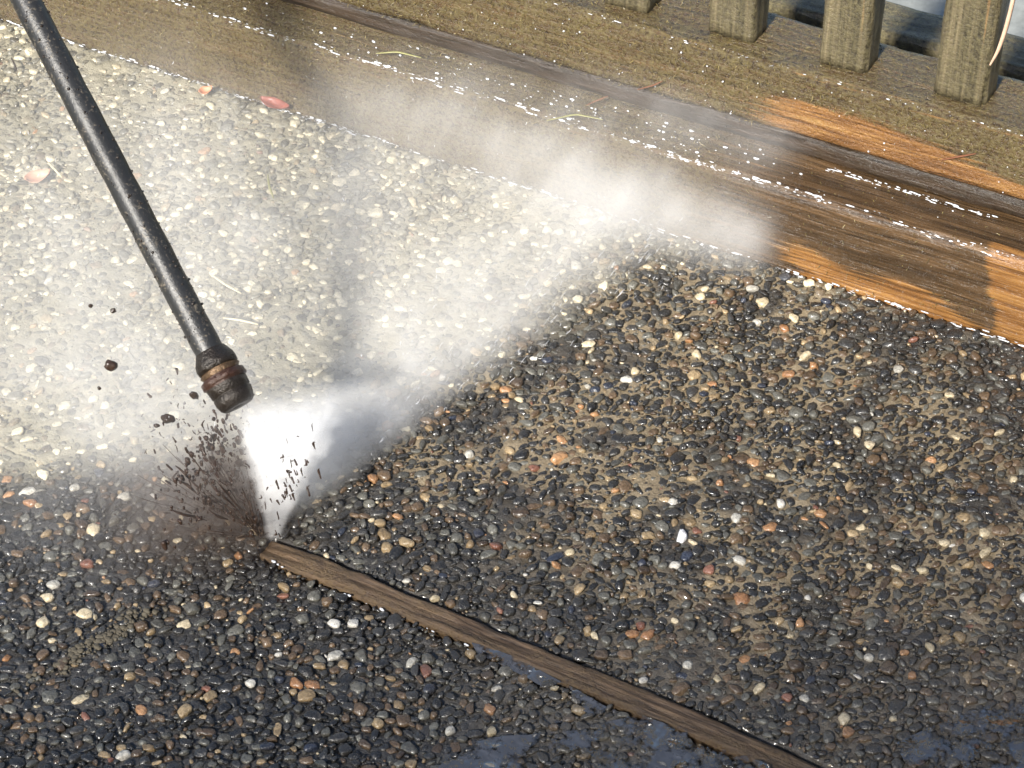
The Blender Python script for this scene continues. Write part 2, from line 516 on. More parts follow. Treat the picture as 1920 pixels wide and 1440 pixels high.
def pebble_verts(i, low=False):
    p = (LOW_VARIANTS if low else VARIANTS)[VAR[i]] * np.array([PA[i], PB[i], PCZ[i]])
    p = p.copy()
    p[:, 2] += p[:, 0] * TILT[i, 0] + p[:, 1] * TILT[i, 1]
    c, s = math.cos(PT[i]), math.sin(PT[i])
    return np.stack([p[:, 0] * c - p[:, 1] * s + PX[i], p[:, 0] * s + p[:, 1] * c + PYY[i], p[:, 2] + PZ[i]], -1)


from mathutils.kdtree import KDTree
KD = KDTree(n)
for i in range(n): KD.insert((PX[i], PYY[i], 0.0), i)
KD.balance()
PR = 0.5 * (PA + PB)


# slabs: the cement matrix as a fine uneven sheet with skirt, one slab each side of the timber joint
def slab(name, y_lo, y_hi, edge_notch):
    xs = np.concatenate([np.linspace(-3.0, -0.86, 80)[:-1], np.arange(-0.86, 0.76, 0.003), np.linspace(0.76, 3.0, 80)])
    if y_lo < -1: ys = np.concatenate([np.linspace(y_lo, -0.88, 80)[:-1], np.arange(-0.88, y_hi, 0.003), [y_hi]])
    else: ys = np.concatenate([np.arange(y_lo, y_hi - 0.002, 0.003), [y_hi]])
    XX, YY = np.meshgrid(xs, ys)
    Z = (fbm(XX, YY, 140, 5, 3) - 0.5) * 0.0035 + (fbm(XX, YY, 12, 8, 2) - 0.5) * 0.003 - 0.0008
    # cement stands up in a low collar round each stone
    fine = np.where((XX.ravel() > -0.85) & (XX.ravel() < 0.75) & (YY.ravel() > -0.87))[0]
    xf, yf = XX.ravel()[fine], YY.ravel()[fine]
    q = np.array([KD.find((x_, y_, 0.0))[1:] for x_, y_ in zip(xf.tolist(), yf.tolist())])
    rel = q[:, 1] / PR[q[:, 0].astype(int)]
    zz = Z.ravel()
    zz[fine] += 0.0022 * np.exp(-((rel - 1.08) / 0.22) ** 2) * (0.3 + fbm(xf, yf, 70, 41, 2)) - 0.0016 * np.clip(rel - 1.35, 0, 1)
    Z = zz.reshape(Z.shape) + 0.0010 * film_glare(XX, YY) - 0.0006
    if edge_notch is not None:   # the slab steps back along the timber strip
        near = np.abs(YY - edge_notch)
        Z = Z - 0.004 * np.exp(-near / 0.004) * (XX > JX0)
    far = np.where((XX < -1.15) | (XX > 1.05) | (YY < -1.15), 1.0, 0.0)
    u, v = proj(np.stack([XX, YY, np.zeros_like(XX)], -1))
    far = np.maximum(far, ((u < -900) | (u > 2820) | (v > 2340) | (v < -900)).astype(float))
    col = matrix_col(XX, YY).reshape(-1, 3)
    V = np.stack([XX, YY, Z], -1).reshape(-1, 3)
    ny, nx = XX.shape
    idx = np.arange(ny * nx).reshape(ny, nx)
    F = np.stack([idx[:-1, :-1], idx[:-1, 1:], idx[1:, 1:], idx[1:, :-1]], -1).reshape(-1, 4)
    # skirt down to the earth
    ring = np.concatenate([idx[0, :], idx[1:, -1], idx[-1, -2::-1], idx[-2:0:-1, 0]])
    low = V[ring].copy(); low[:, 2] = -0.065
    b0 = len(V)
    k = len(ring)
    sk = np.stack([ring, b0 + np.arange(k), b0 + (np.arange(k) + 1) % k, np.roll(ring, -1)], -1)
    V = np.concatenate([V, low]); F = np.concatenate([F, sk])
    col = np.concatenate([col, col[ring]]); fr = np.concatenate([far.ravel(), far.ravel()[ring]])
    me = mesh_np(name, V, F, {'Col': col, 'Far': np.repeat(fr[:, None], 3, 1)})
    o = link(name, me, M_MATRIX)
    o['kind'] = 'structure'
    return o


slab_back = slab('patio_slab', -0.4400, -0.001, -0.4210)
slab_front = slab('patio_slab', -3.0, -0.4418, -0.4418)
# the far slab keeps clear of the strip: its front edge steps back where the timber lies in the joint
me = slab_back.data
co = np.empty(len(me.vertices) * 3, np.float32); me.vertices.foreach_get('co', co); co = co.reshape(-1, 3)
mk = (co[:, 0] > JX0) & (co[:, 1] < JY1 - 0.0005)
co[mk, 2] = np.minimum(co[mk, 2], -0.02)
me.vertices.foreach_set('co', co.ravel()); me.update()
tag(slab_back, 'exposed pebble concrete slab between the timber edging and the joint strip', 'slab', kind='structure')
tag(slab_front, 'dark wet exposed pebble concrete slab in front of the joint strip', 'slab', kind='structure')

U, V_ = proj(np.stack([PX, PYY, np.zeros(n)], -1))
size_px = (PA + PB) * F_PX / np.linalg.norm(np.stack([PX, PYY, np.zeros(n)], -1) - CAM, axis=1)
inside = (U > 5) & (U < 1915) & (V_ > 5) & (V_ < 1435)
isback = PYY > -0.431
VAR_MESH = []
for k, p in enumerate(VARIANTS):
    me = mesh_np('pebble', p, ICO_F)
    me.materials.append(M_PEB1)
    VAR_MESH.append(me)
for slab_o, mask in ((slab_back, isback), (slab_front, ~isback)):
    cand = np.where(mask & inside)[0]
    single = cand[np.argsort(-size_px[cand])][:300]
    for i in single:
        o = bpy.data.objects.new('pebble', VAR_MESH[VAR[i]])
        COL.objects.link(o)
        o.parent = slab_o
        o.location = (PX[i], PYY[i], PZ[i]); o.scale = (PA[i], PB[i], PCZ[i])
        o.rotation_euler = (TILT[i, 1] * 0.6, -TILT[i, 0] * 0.6, PT[i])
        o.color = (*pc[i], 1)
    rest = np.setdiff1d(np.where(mask)[0], single)
    fine = (U[rest] > -60) & (U[rest] < 1980) & (V_[rest] > -60) & (V_[rest] < 1500) & (PA[rest] > 0.0022)
    hi_, lo_ = rest[fine], rest[~fine]
    V = np.concatenate([pebble_verts(i) for i in hi_] + [pebble_verts(i, True) for i in lo_])
    F = np.concatenate([(ICO_F[None] + (np.arange(len(hi_)) * len(ICO_V))[:, None, None]).reshape(-1, 3),
                        (LOW_F[None] + (np.arange(len(lo_)) * len(LOW_V) + len(hi_) * len(ICO_V))[:, None, None]).reshape(-1, 3)])
    C = np.concatenate([np.repeat(pc[hi_], len(ICO_V), 0), np.repeat(pc[lo_], len(LOW_V), 0)])
    o = link('pebbles', mesh_np('pebbles', V, F, {'Col': C}), M_PEB, slab_o)
    o['kind'] = 'stuff'


# ------------------------------------------------------------------ timber
def beam(name, x0, x1, y0, y1, z0, z1, mat, nx=360, bev=0.004, rough=0.0012, clean_lit=None, moss=None, seed=0, parent=None, step=0.0035, ends=0.0):
    """a long sawn timber swept along X with softened worn edges and grain relief"""
    prof = []
    w, h = y1 - y0, z1 - z0
    def seg(a, b):
        k = max(2, int(math.hypot(b[0] - a[0], b[1] - a[1]) / step))
        for i in range(k): prof.append((a[0] + (b[0] - a[0]) * i / k, a[1] + (b[1] - a[1]) * i / k))
    c = [(y0, z0 + bev), (y0, z1 - bev), (y0 + 0.3 * bev, z1 - 0.3 * bev), (y0 + bev, z1), (y1 - bev, z1), (y1 - 0.3 * bev, z1 - 0.3 * bev), (y1, z1 - bev), (y1, z0 + bev), (y1 - bev, z0), (y0 + bev, z0)]
    for a, b in zip(c, c[1:] + c[:1]): seg(a, b)
    prof = np.array(prof)
    k = len(prof)
    cen = np.array([(y0 + y1) / 2, (z0 + z1) / 2])
    per = np.concatenate([[0], np.cumsum(np.hypot(*np.diff(prof, axis=0).T))])
    xs = np.linspace(x0, x1, nx)
    XX, S = np.meshgrid(xs, per, indexing='ij')
    disp = (fbm(XX * 0.12, S, 230, seed, 3) - 0.5) * 2 * rough + (fbm(XX, S * 1.0, 18, seed + 5, 3) - 0.5) * 2 * rough * 1.2
    q = prof - cen
    nrm = np.stack([np.sign(q[:, 0]) * (np.abs(np.abs(q[:, 0]) - w / 2) < bev * 0.9), np.sign(q[:, 1]) * (np.abs(np.abs(q[:, 1]) - h / 2) < bev * 0.9)], -1)
    L = np.linalg.norm(nrm, axis=1); nrm = nrm / np.maximum(L, 1e-6)[:, None]
    edge = (L > 1.1)
    disp = disp - edge[None, :] * np.clip(fbm(XX, S, 45, seed + 9, 3) - 0.42, 0, 1) * bev * 1.6
    YY = prof[None, :, 0] + nrm[None, :, 0] * disp
    ZZ = prof[None, :, 1] + nrm[None, :, 1] * disp
    V = np.stack([XX, YY, ZZ], -1).reshape(-1, 3)
    idx = np.arange(nx * k).reshape(nx, k)
    nxt = np.roll(idx, -1, axis=1)
    F = np.stack([idx[:-1], idx[1:], nxt[1:], nxt[:-1]], -1).reshape(-1, 4)
    e0 = len(V)
    V = np.concatenate([V, [(x0, *cen), (x1, *cen)]])
    caps = [np.stack([idx[0], nxt[0], np.full(k, e0), np.full(k, e0)], -1), np.stack([nxt[-1], idx[-1], np.full(k, e0 + 1), np.full(k, e0 + 1)], -1)]
    cl = clean_lit(V) if clean_lit else np.zeros(len(V))
    mo = moss(V) if moss else np.zeros(len(V))
    me = bpy.data.meshes.new(name)
    me.from_pydata(V.tolist(), [], F.tolist() + [tuple(c[:3]) for cc in caps for c in cc.tolist()])
    me.polygons.foreach_set('use_smooth', np.ones(len(me.polygons), bool))
    for nm, a in (('CleanLit', cl), ('Moss', mo)):
        at = me.attributes.new(nm, 'FLOAT', 'POINT'); at.data.foreach_set('value', np.asarray(a, np.float32))
    return link(name, me, mat, parent)


H1 = 0.0765


def clean_and_lit_low(V):
    x, z = V[:, 0], V[:, 2]
    top = 0.020 - 0.018 * sstep(0.30, 0.42, x) + 0.006 * np.sin(x * 60)
    band = sstep(0.20, 0.26, x) * (1 - sstep(top - 0.010, top + 0.016, z))
    right = sstep(0.386, 0.400, x + 0.25 * (z - 0.05)) * (1 - sstep(0.0765, 0.080, z)) * sstep(0.0, 0.02, z + 0.01)  # orange starts where the cast shade ends; shade is put into the colour
    return np.clip(band * 0.95 + right * (V[:, 1] < 0.012), 0, 1)


def moss_left(V):
    return np.clip(1.0 - 0.95 * sstep(0.08, 0.24, V[:, 0]), 0, 1)  # moss fades rightward; the bared dark wood also carries the cast shade


lower = beam('timber_sleeper', -1.6, 1.6, 0.0, 0.16, -0.06, H1, M_WOOD, nx=760, clean_lit=clean_and_lit_low, moss=moss_left, seed=3)
tag(lower, 'wet brown timber sleeper lying along the pebble slab, orange where washed, cast shade painted dark', 'timber beam')

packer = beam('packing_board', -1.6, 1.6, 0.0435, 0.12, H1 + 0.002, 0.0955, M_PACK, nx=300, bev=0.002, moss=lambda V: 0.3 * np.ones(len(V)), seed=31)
tag(packer, 'dark recessed packing board in the gap between the two timber beams, gap shade in its colour', 'board')


def clean_up(V):
    x, z = V[:, 0], V[:, 2]
    up = 0.136 - 0.028 * sstep(0.27, 0.46, x)
    a = sstep(0.13, 0.25, x + 0.35 * (z - 0.10)) * (1 - sstep(up - 0.012, up + 0.010, z)) * (V[:, 1] < 0.047)
    return np.clip(a, 0, 1)


upper = beam('timber_beam', -1.6, 1.6, 0.040, 0.105, 0.097, 0.157, M_WOOD, nx=760, clean_lit=clean_up, moss=lambda V: np.clip(0.95 + 0 * V[:, 0], 0, 1), seed=53)
tag(upper, 'mossy upper timber beam carrying the fence pickets, its lower face scrubbed orange', 'timber beam')

# joint strip
def strip_moss(V): return np.clip(1.6 * fbm(V[:, 0], V[:, 1] * 3, 35, 61) - 0.3, 0, 1)
strip = beam('joint_strip', JX0 + 0.003, 1.9, JY0 + 0.0015, JY1 - 0.0015, -0.03, 0.0022, M_STRIP, nx=520, bev=0.002, rough=0.0017, moss=strip_moss, seed=77, step=0.0012)
tag(strip, 'worn brown timber strip set in the joint between the pebble slabs', 'timber strip')
co = np.empty(len(strip.data.vertices) * 3, np.float32); strip.data.vertices.foreach_get('co', co); co = co.reshape(-1, 3)
co[:, 1] += (fbm(co[:, 0], co[:, 0] * 0, 14, 4, 3) - 0.5) * 0.003
co[:, 2] += np.where(co[:, 2] > -0.01, (fbm(co[:, 0], co[:, 1] * 6, 60, 14, 4) - 0.5) * 0.0026, 0)
co[:, 2] -= np.clip(0.07 - co[:, 0], 0, 1) * 0.09 + 0.0045 * sstep(0.36, 0.50, co[:, 0])
ep = np.abs(co[:, 1] - 0.5 * (JY0 + JY1)) / 0.011
co[:, 2] -= np.where(co[:, 2] > -0.012, sstep(0.55, 1.05, ep) * np.clip(fbm(co[:, 0], co[:, 1], 55, 33, 3) - 0.3, 0, 1) * 0.010, 0)
strip.data.vertices.foreach_set('co', co.ravel()); strip.data.update()

# fence pickets on the upper beam
def picket(x, label):
    w, y0, d, z0, hgt = 0.0395, 0.0595, 0.026, 0.1575, 0.62
    nz, st = 90, 0.0035
    base = beam('fence_picket', 0, hgt, 0, d, 0, w, M_PICKET, nx=nz, bev=0.0025, rough=0.0009, moss=lambda V: 0.6 + 0 * V[:, 0], seed=int(x * 1000) + 300, step=st)
    me = base.data
    co = np.empty(len(me.vertices) * 3, np.float32); me.vertices.foreach_get('co', co); co = co.reshape(-1, 3)
    new = np.stack([co[:, 2] + 0.0, co[:, 1], co[:, 0]], -1)          # stand it up
    me.vertices.foreach_set('co', new.ravel()); me.flip_normals(); me.update()
    base.location = (x, y0, z0)
    base.rotation_euler = (0.0, 0.045, 0.0)
    tag(base, label, 'fence picket', 'fence pickets standing on the mossy beam')
    return base


for x, lab in ((0.0385, 'leftmost fence picket in view, only its foot showing at the top edge'),
               (0.1305, 'second fence picket from the left, standing on the mossy beam'),
               (0.2235, 'third fence picket from the left, standing on the mossy beam'),
               (0.3165, 'fourth and rightmost fence picket, close behind the hanging stalk')):
    picket(x, lab)
for x, lab in ((-0.0535, 'fence picket next beyond the top edge, left of the leftmost one in view'), (0.4095, 'fence picket next beyond the right edge, past the hanging stalk')):
    picket(x, lab)

# pale paving behind the fence
back_slab = beam('rear_path', -2.0, 2.0, 0.125, 1.4, -0.06, 0.055, plain('pale_rear_concrete', (0.24, 0.25, 0.235), 0.5, scale=60.0, var=0.6), nx=200, bev=0.01, rough=0.003, seed=90, step=0.02)
tag(back_slab, 'pale grey paving seen between the fence pickets', 'path', kind='structure')
rear_board = beam('rear_board', -1.6, 1.6, 0.215, 0.262, 0.056, 0.082, M_PICKET, nx=240, bev=0.004, moss=lambda V: 1.0 + 0 * V[:, 0], seed=131)
tag(rear_board, 'pale green mossy board lying behind the fence pickets', 'board')

# ------------------------------------------------------------------ pressure washer lance
def frame_of(a, b):
    z = (Vector(b) - Vector(a)).normalized()
    return z.to_track_quat('Z', 'Y').to_matrix()


def lathe(name, a, axis, prof, mat, parent, seg=40, dent=0.0):
    """prof = (distance along axis from a, radius)"""
    Rm = np.array(axis.to_track_quat('Z', 'Y').to_matrix())
    th = np.linspace(0, 2 * math.pi, seg, endpoint=False)
    V = []
    for (t_, r_) in prof:
        rr = r_ * (1 + dent * np.array([mnoise.noise(Vector((math.cos(q) * 2, math.sin(q) * 2, t_ * 150))) for q in th]))
        V.append(np.stack([np.cos(th) * rr, np.sin(th) * rr, np.full(seg, t_)], -1))
    V = np.concatenate(V) @ Rm.T
    k = len(prof)
    idx = np.arange(k * seg).reshape(k, seg); nx_ = np.roll(idx, -1, 1)
    F = np.stack([idx[:-1], nx_[:-1], nx_[1:], idx[1:]], -1).reshape(-1, 4)
    me = mesh_np(name, V, F)
    me.polygons.foreach_set('use_smooth', np.ones(len(F), bool))
    o = link(name, me, mat, parent)
    o.location = Vector(a) - parent.matrix_world.translation if parent else a
    return o


TIP = Vector(P(447, 762, 0.10)); TOPP = Vector(P(38, -20, 0.30))
AX = (TOPP - TIP).normalized()
lance = empty('pressure_washer_lance', TIP)
bpy.context.view_layer.update()
tag(lance, 'black pressure washer lance reaching in from the upper left', 'lance')


def lance_mat():
    m, t, b = new_mat('black_lance_sleeve')
    n1 = noise_tex(t, 420.0, 4.0, objco(t), 0.7)
    n2 = noise_tex(t, 60.0, 3.0, objco(t))
    f = math_(t, 'MULTIPLY', math_(t, 'SUBTRACT', math_(t, 'ADD', n1, math_(t, 'MULTIPLY', n2, 0.35)), 0.74), 6.0, True)
    t.links.new(mixc(t, f, (0.018, 0.018, 0.018), (0.16, 0.135, 0.10)), b.inputs['Base Color'])
    t.links.new(math_(t, 'ADD', math_(t, 'MULTIPLY', n1, 0.4), 0.18), b.inputs['Roughness'])
    bump(t, b, n1, 0.4, 0.001)
    return m


ML = lance_mat()
M_BRASS = plain('tarnished_brass', (0.10, 0.062, 0.034), 0.42, 0.6, 0.9, 330.0, 0.8)
M_NOZ = plain('dark_nozzle_steel', (0.020, 0.015, 0.011), 0.35, 0.3, 0.9, 330.0, 0.9, 0.0015)
M_RUST = plain('wet_rusty_ring', (0.040, 0.018, 0.011), 0.32, 0.2, 0.9, 330.0, 0.9, 0.0015)
NL = 0.043
lathe('nozzle', TIP, AX, [(0.00328, 0.0), (0.00246, 0.003), (0.00000, 0.0045), (0.00000, 0.0105), (0.00164, 0.0124), (0.00574, 0.0138), (0.00984, 0.0143), (0.01025, 0.0136), (0.01107, 0.0136), (0.01148, 0.0144), (0.01804, 0.0147)], M_NOZ, lance, dent=0.06)
lathe('clamp_ring', TIP, AX, [(0.01804, 0.0138), (0.01820, 0.0133), (0.01927, 0.0164), (0.02378, 0.0164), (0.02501, 0.0133), (0.02542, 0.0138)], M_RUST, lance, dent=0.06)
lathe('brass_collar', TIP, AX, [(0.02542, 0.0133), (0.02558, 0.0133), (0.02788, 0.0149), (0.02952, 0.0133), (0.02968, 0.0133)], M_BRASS, lance, dent=0.06)
lathe('coupling', TIP, AX, [(0.02952, 0.0131), (0.02968, 0.0147), (0.03280, 0.0152), (0.03649, 0.0143), (0.04100, 0.0118), (0.04346, 0.0105)], M_NOZ, lance, dent=0.08)
lathe('tube', TIP, AX, [(0.040, 0.0098)] + [(0.04 + 0.01 * i, 0.0101 + 0.0002 * math.sin(i * 1.7)) for i in range(1, 77)] + [(0.81, 0.0)], ML, lance, 32, dent=0.02)
lathe('hand_grip', TIP, AX, [(0.60, 0.0105), (0.602, 0.017), (0.62, 0.019), (0.70, 0.018), (0.78, 0.019), (0.80, 0.017), (0.802, 0.0103)], plain('black_grip', (0.02, 0.02, 0.02), 0.6), lance)
# mud specks stuck on the tube
V, F = [], []
for k in range(260):
    t_ = 0.055 + 0.36 * random.random() ** 1.5; a = random.uniform(0, 6.28); s = random.choice((0.0004, 0.0005, 0.0006, 0.0008, 0.0011))
    Rm = np.array(AX.to_track_quat('Z', 'Y').to_matrix())
    c = Rm @ np.array([math.cos(a) * 0.0103, math.sin(a) * 0.0103, t_])
    F.append(ICO_F + len(V) * len(ICO_V)); V.append(VARIANTS[k % 14] * s * np.array([1, 1, 0.9]) + c)
o = link('mud_specks', mesh_np('mud_specks', np.concatenate(V), np.concatenate(F)), plain('black_mud', (0.022, 0.016, 0.012), 0.35, scale=300), lance)
o['kind'] = 'stuff'

# ------------------------------------------------------------------ flung mud
M_MUD = plain('flung_mud', (0.030, 0.019, 0.013), 0.3, scale=300.0, var=0.6)
M_MUDB = plain('flung_brown_mud', (0.034, 0.019, 0.012), 0.35, scale=300.0, var=0.6)


def clod(px, py, z, r, label, mat, stretch=1.0, ang=0.0):
    c = P(px, py, z)
    bm = bmesh.new(); bmesh.ops.create_icosphere(bm, subdivisions=3, radius=1.0)
    o_ = Vector((px * 0.013, py * 0.017, 3.1))
    for v in bm.verts:
        d = 1 + 0.45 * mnoise.noise(v.co * 1.1 + o_) + 0.25 * mnoise.noise(v.co * 2.6 + o_)
        v.co = Vector((v.co.x * d * r, v.co.y * d * r * 0.8, v.co.z * d * r * stretch))
    me = bpy.data.meshes.new('mud_clod'); bm.to_mesh(me); bm.free()
    for p in me.polygons: p.use_smooth = True
    o = link('mud_clod', me, mat)
    o.location = c
    o.rotation_euler = (0.3, ang, 0.5)
    tag(o, label, 'mud clod', 'clods of mud flung up by the jet')


for (px, py, z, r, lab, m_, st, an) in (
        (208, 686, 0.11, 0.0042, 'reddish brown mud clod flying highest, left of the lance coupling', M_MUDB, 1.2, 0.2),
        (315, 785, 0.07, 0.0044, 'largest black mud clod, in the air left of the nozzle', M_MUD, 0.9, 0.4),
        (294, 798, 0.07, 0.0020, 'small black mud clod just below left of the largest one', M_MUD, 0.8, 0.2),
        (364, 742, 0.08, 0.0024, 'narrow black mud clod close to the nozzle collar', M_MUD, 1.9, -0.3),
        (212, 583, 0.12, 0.0020, 'tiny black mud clod in the air above the reddish one', M_MUD, 1.2, 0.2),
        (170, 574, 0.12, 0.0015, 'tiny mud clod at the end of a fine streak left of the lance', M_MUD, 1.4, 0.2),
        (186, 728, 0.10, 0.0014, 'tiny mud clod below the reddish brown one', M_MUD, 1.2, 0.2),
        (395, 838, 0.055, 0.0030, 'brown mud clod at the top of the dirty splash', M_MUDB, 1.2, 0.6),
        (448, 868, 0.045, 0.0028, 'dark mud clod beside the left edge of the white jet', M_MUD, 1.6, 0.1),
        (313, 918, 0.02, 0.0022, 'small black mud clod low over the slab left of the splash', M_MUD, 0.8, 0.1)):
    clod(px, py, z, r, lab, m_, st, an)

IMP = P(512, 1010)


def streaks(name, items, mat, label, cat, extra=()):
    """thin tapering threads of thrown liquid: (start, end, radius)"""
    V, F = [], []
    for (a, b, r) in items:
        a, b = np.array(a), np.array(b)
        d = b - a; L = np.linalg.norm(d); d /= L
        s = np.cross(d, [0.3, 0.5, 0.8]); s /= np.linalg.norm(s); u = np.cross(d, s)
        kn = 6
        ph = random.uniform(0, 6.28)
        rings = []
        for i in range(kn + 1):
            q = i / kn
            rr = r * (0.25 + 0.75 * math.sin(math.pi * (0.12 + 0.8 * q)) * (0.6 + 0.5 * abs(math.sin(5 * q + ph))))
            c = a + d * L * q + s * r * 2.0 * math.sin(4 * q + ph)
            rings.append([c + rr * (math.cos(t) * s + math.sin(t) * u) for t in (0, 1.257, 2.513, 3.77, 5.027)])
        b0 = sum(len(v) for v in V)
        vv = np.array(rings).reshape(-1, 3)
        V.append(vv)
        for i in range(kn):
            for j in range(5):
                F.append((b0 + i * 5 + j, b0 + i * 5 + (j + 1) % 5, b0 + (i + 1) * 5 + (j + 1) % 5, b0 + (i + 1) * 5 + j))
    V = np.concatenate(V)
    F = [tuple(f) for f in F]
    for b_ in extra:
        k0 = len(V); V = np.concatenate([V, b_]); F += [tuple(int(i) + k0 for i in f) for f in ICO_F]
    me = bpy.data.meshes.new(name); me.from_pydata(V.tolist(), [], F)
    me.polygons.foreach_set('use_smooth', np.ones(len(F), bool))
    o = link(name, me, mat)
    tag(o, label, cat, kind='stuff')
    return o


it = []
for k in range(170):            # dirty fan to the left of the jet
    a = random.gauss(0, 1)
    ex, ey = 380 + a * 66 - abs(a) * 12, random.uniform(790, 900) + abs(a) * 45
    q0 = random.uniform(0.05, 0.85)
    q1 = q0 + random.uniform(0.05, 0.32)
    zt = random.uniform(0.03, 0.08)
    E_ = P(ex, ey, zt); S_ = P(492, 1012, 0.002)
    it.append((S_ + (E_ - S_) * q0, S_ + (E_ - S_) * min(q1, 1.05), random.choice((0.00015, 0.0002, 0.0003, 0.0005, 0.0010))))
for k in range(230):            # free drops above the fan
    ex, ey, z = random.gauss(392, 52), random.gauss(850, 62), random.uniform(0.03, 0.08)
    q = P(ex, ey, z); l = random.choice((0.0008, 0.0012, 0.0018, 0.003, 0.005))
    it.append((q, q + np.array([random.gauss(-0.1, 0.3), random.gauss(0.1, 0.3), 1]) * l, random.choice((0.0003, 0.0004, 0.0005, 0.0008, 0.0012))))
for k in range(46):            # dark drops in front of the white jet
    t_ = random.uniform(0, 1)
    ex, ey, z = 505 + 75 * t_ + random.gauss(0, 14), 975 - 125 * t_ + random.gauss(0, 28), 0.03 + 0.05 * t_ + 0.02
    q = P(ex, ey, z); l = random.uniform(0.0012, 0.007)
    it.append((q, q + np.array([0.1, 0.1, 1]) * l, random.choice((0.0004, 0.0006, 0.0009))))
BLOBS = []
for k in range(330):
    r_ = random.random() ** 0.7
    an = random.gauss(0, 0.42)
    ex = 490 - r_ * 185 * math.sin(0.62 + an); ey = 1005 - r_ * 215 * math.cos(0.62 + an)
    q = P(ex, ey, 0.004 + 0.06 * r_ + random.gauss(0, 0.006))
    rad = random.choice((0.0004, 0.0005, 0.0006, 0.0008, 0.0011)) * (2.6 if random.random() < 0.09 else 1)
    BLOBS.append(VARIANTS[k % 14] * np.array([rad, rad, rad * random.uniform(0.9, 2.2)]) + q)
for k in range(46):         # chunkier clots near the rim of the fan
    r_ = random.uniform(0.55, 1.1); an = random.gauss(-0.05, 0.34)
    q = P(490 - r_ * 185 * math.sin(0.62 + an), 1005 - r_ * 215 * math.cos(0.62 + an), 0.004 + 0.06 * r_)
    rad = random.choice((0.0010, 0.0013, 0.0017, 0.0024))
    for j in range(random.choice((1, 2, 3))):
        w = rad * random.uniform(0.5, 1.0)
        BLOBS.append(VARIANTS[(k + j) % 14] * np.array([w, w * 0.8, w * random.uniform(0.8, 2.0)]) + q + np.array([random.gauss(0, rad), random.gauss(0, rad), random.gauss(0, rad * 1.5)]))
streaks('mud_splash', it, M_MUDB, 'dark muddy water thrown up in threads left of the white jet', 'splash', BLOBS)

# ------------------------------------------------------------------ water: beads, puddles
def water_mat():
    m, t, b = new_mat('white_water_beads')
    b.inputs['Base Color'].default_value = (0.86, 0.88, 0.92, 1)
    b.inputs['Roughness'].default_value = 0.06
    b.inputs['IOR'].default_value = 1.6
    b.inputs['Transmission Weight'].default_value = 0.25
    b.inputs['Coat Weight'].default_value = 0.6
    return m


MWAT = water_mat()
BV = []


def bead(c, r, sx=1.0):
    BV.append(VARIANTS[len(BV) % 14] * np.array([r * sx, r, r * 0.8]) + c)


for k in range(1000):       # along the front edge of the lower beam
    x = random.uniform(-0.75, 0.47)
    dens = 0.35 + 0.65 * float(vnoise(x, 0.0, 14, 3)) + (0.5 if -0.02 < x < 0.26 else 0)
    if random.random() > dens * 0.75: continue
    wob = (float(fbm(x, 0.3, 20, 6)) - 0.5) * 0.010
    bead((x, 0.003 + max(0, wob) + random.gauss(0, 0.0016), H1 + random.gauss(0.0, 0.0012)), random.choice((0.00015, 0.0002, 0.0003, 0.0004, 0.0008)), random.uniform(1.5, 7))
for k in range(800):       # foot of the lower beam
    x = random.uniform(-0.62, 0.45)
    if random.random() > (1.0 if x < 0.12 else 0.55) * (0.25 + float(vnoise(x, 0.0, 25, 8))): continue
    bead((x, random.gauss(-0.0025, 0.0012), random.uniform(0.0, 0.0025)), random.choice((0.00015, 0.0002, 0.0003, 0.0006)), random.uniform(2, 9))
for k in range(230):       # inner edge of the ledge
    x = random.uniform(0.18, 0.5)
    if float(vnoise(x, 0.0, 30, 12)) < 0.4: continue
    bead((x, random.gauss(0.0385, 0.0012), H1 + random.uniform(0.0005, 0.002)), random.choice((0.00015, 0.0002, 0.0003, 0.0005)), random.uniform(2, 9))
for k in range(170):       # beads on the ledge
    bead((random.gauss(0.02, 0.13), random.uniform(0.004, 0.038), H1 + 0.001), random.choice((0.0003, 0.0004, 0.0006, 0.0010)), random.uniform(1, 2.5))
for k in range(120):       # beads on the upper beam
    bead((random.gauss(0.05, 0.2), 0.0385, random.uniform(0.10, 0.15)), random.choice((0.0002, 0.0003, 0.0005, 0.0008)))
for k in range(130):
    bead((random.uniform(-0.3, 0.47), random.gauss(0.041, 0.0016), 0.1575), random.choice((0.00015, 0.0002, 0.0004)), random.uniform(1, 6))
for k in range(16):       # glints beside the joint strip
    bead((random.uniform(0.04, 0.26), JY0 - 0.001 + random.gauss(0, 0.001), 0.0012), random.choice((0.0003, 0.0005, 0.0009)), 2.5)
F = (ICO_F[None] + (np.arange(len(BV)) * len(ICO_V))[:, None, None]).reshape(-1, 3)
o = link('water_beads', mesh_np('water_beads', np.concatenate(BV), F), MWAT)
tag(o, 'bright water beads and foam along the timber edges', 'water', kind='stuff')


def puddle_mat():
    m, t, b = new_mat('puddle_water')
    b.inputs['Base Color'].default_value = (0.06, 0.055, 0.05, 1)
    b.inputs['Roughness'].default_value = 0.03
    b.inputs['IOR'].default_value = 2.4
    n = noise_tex(t, 60.0, 2.0, objco(t), 0.5)
    n2 = noise_tex(t, 35.0, 4.0, objco(t), 0.7)
    t.links.new(math_(t, 'MULTIPLY', math_(t, 'SUBTRACT', n2, 0.47, True), 12.0, True), b.inputs['Alpha'])
    bump(t, b, n, 0.8, 0.01)
    return m


MPUD = puddle_mat()


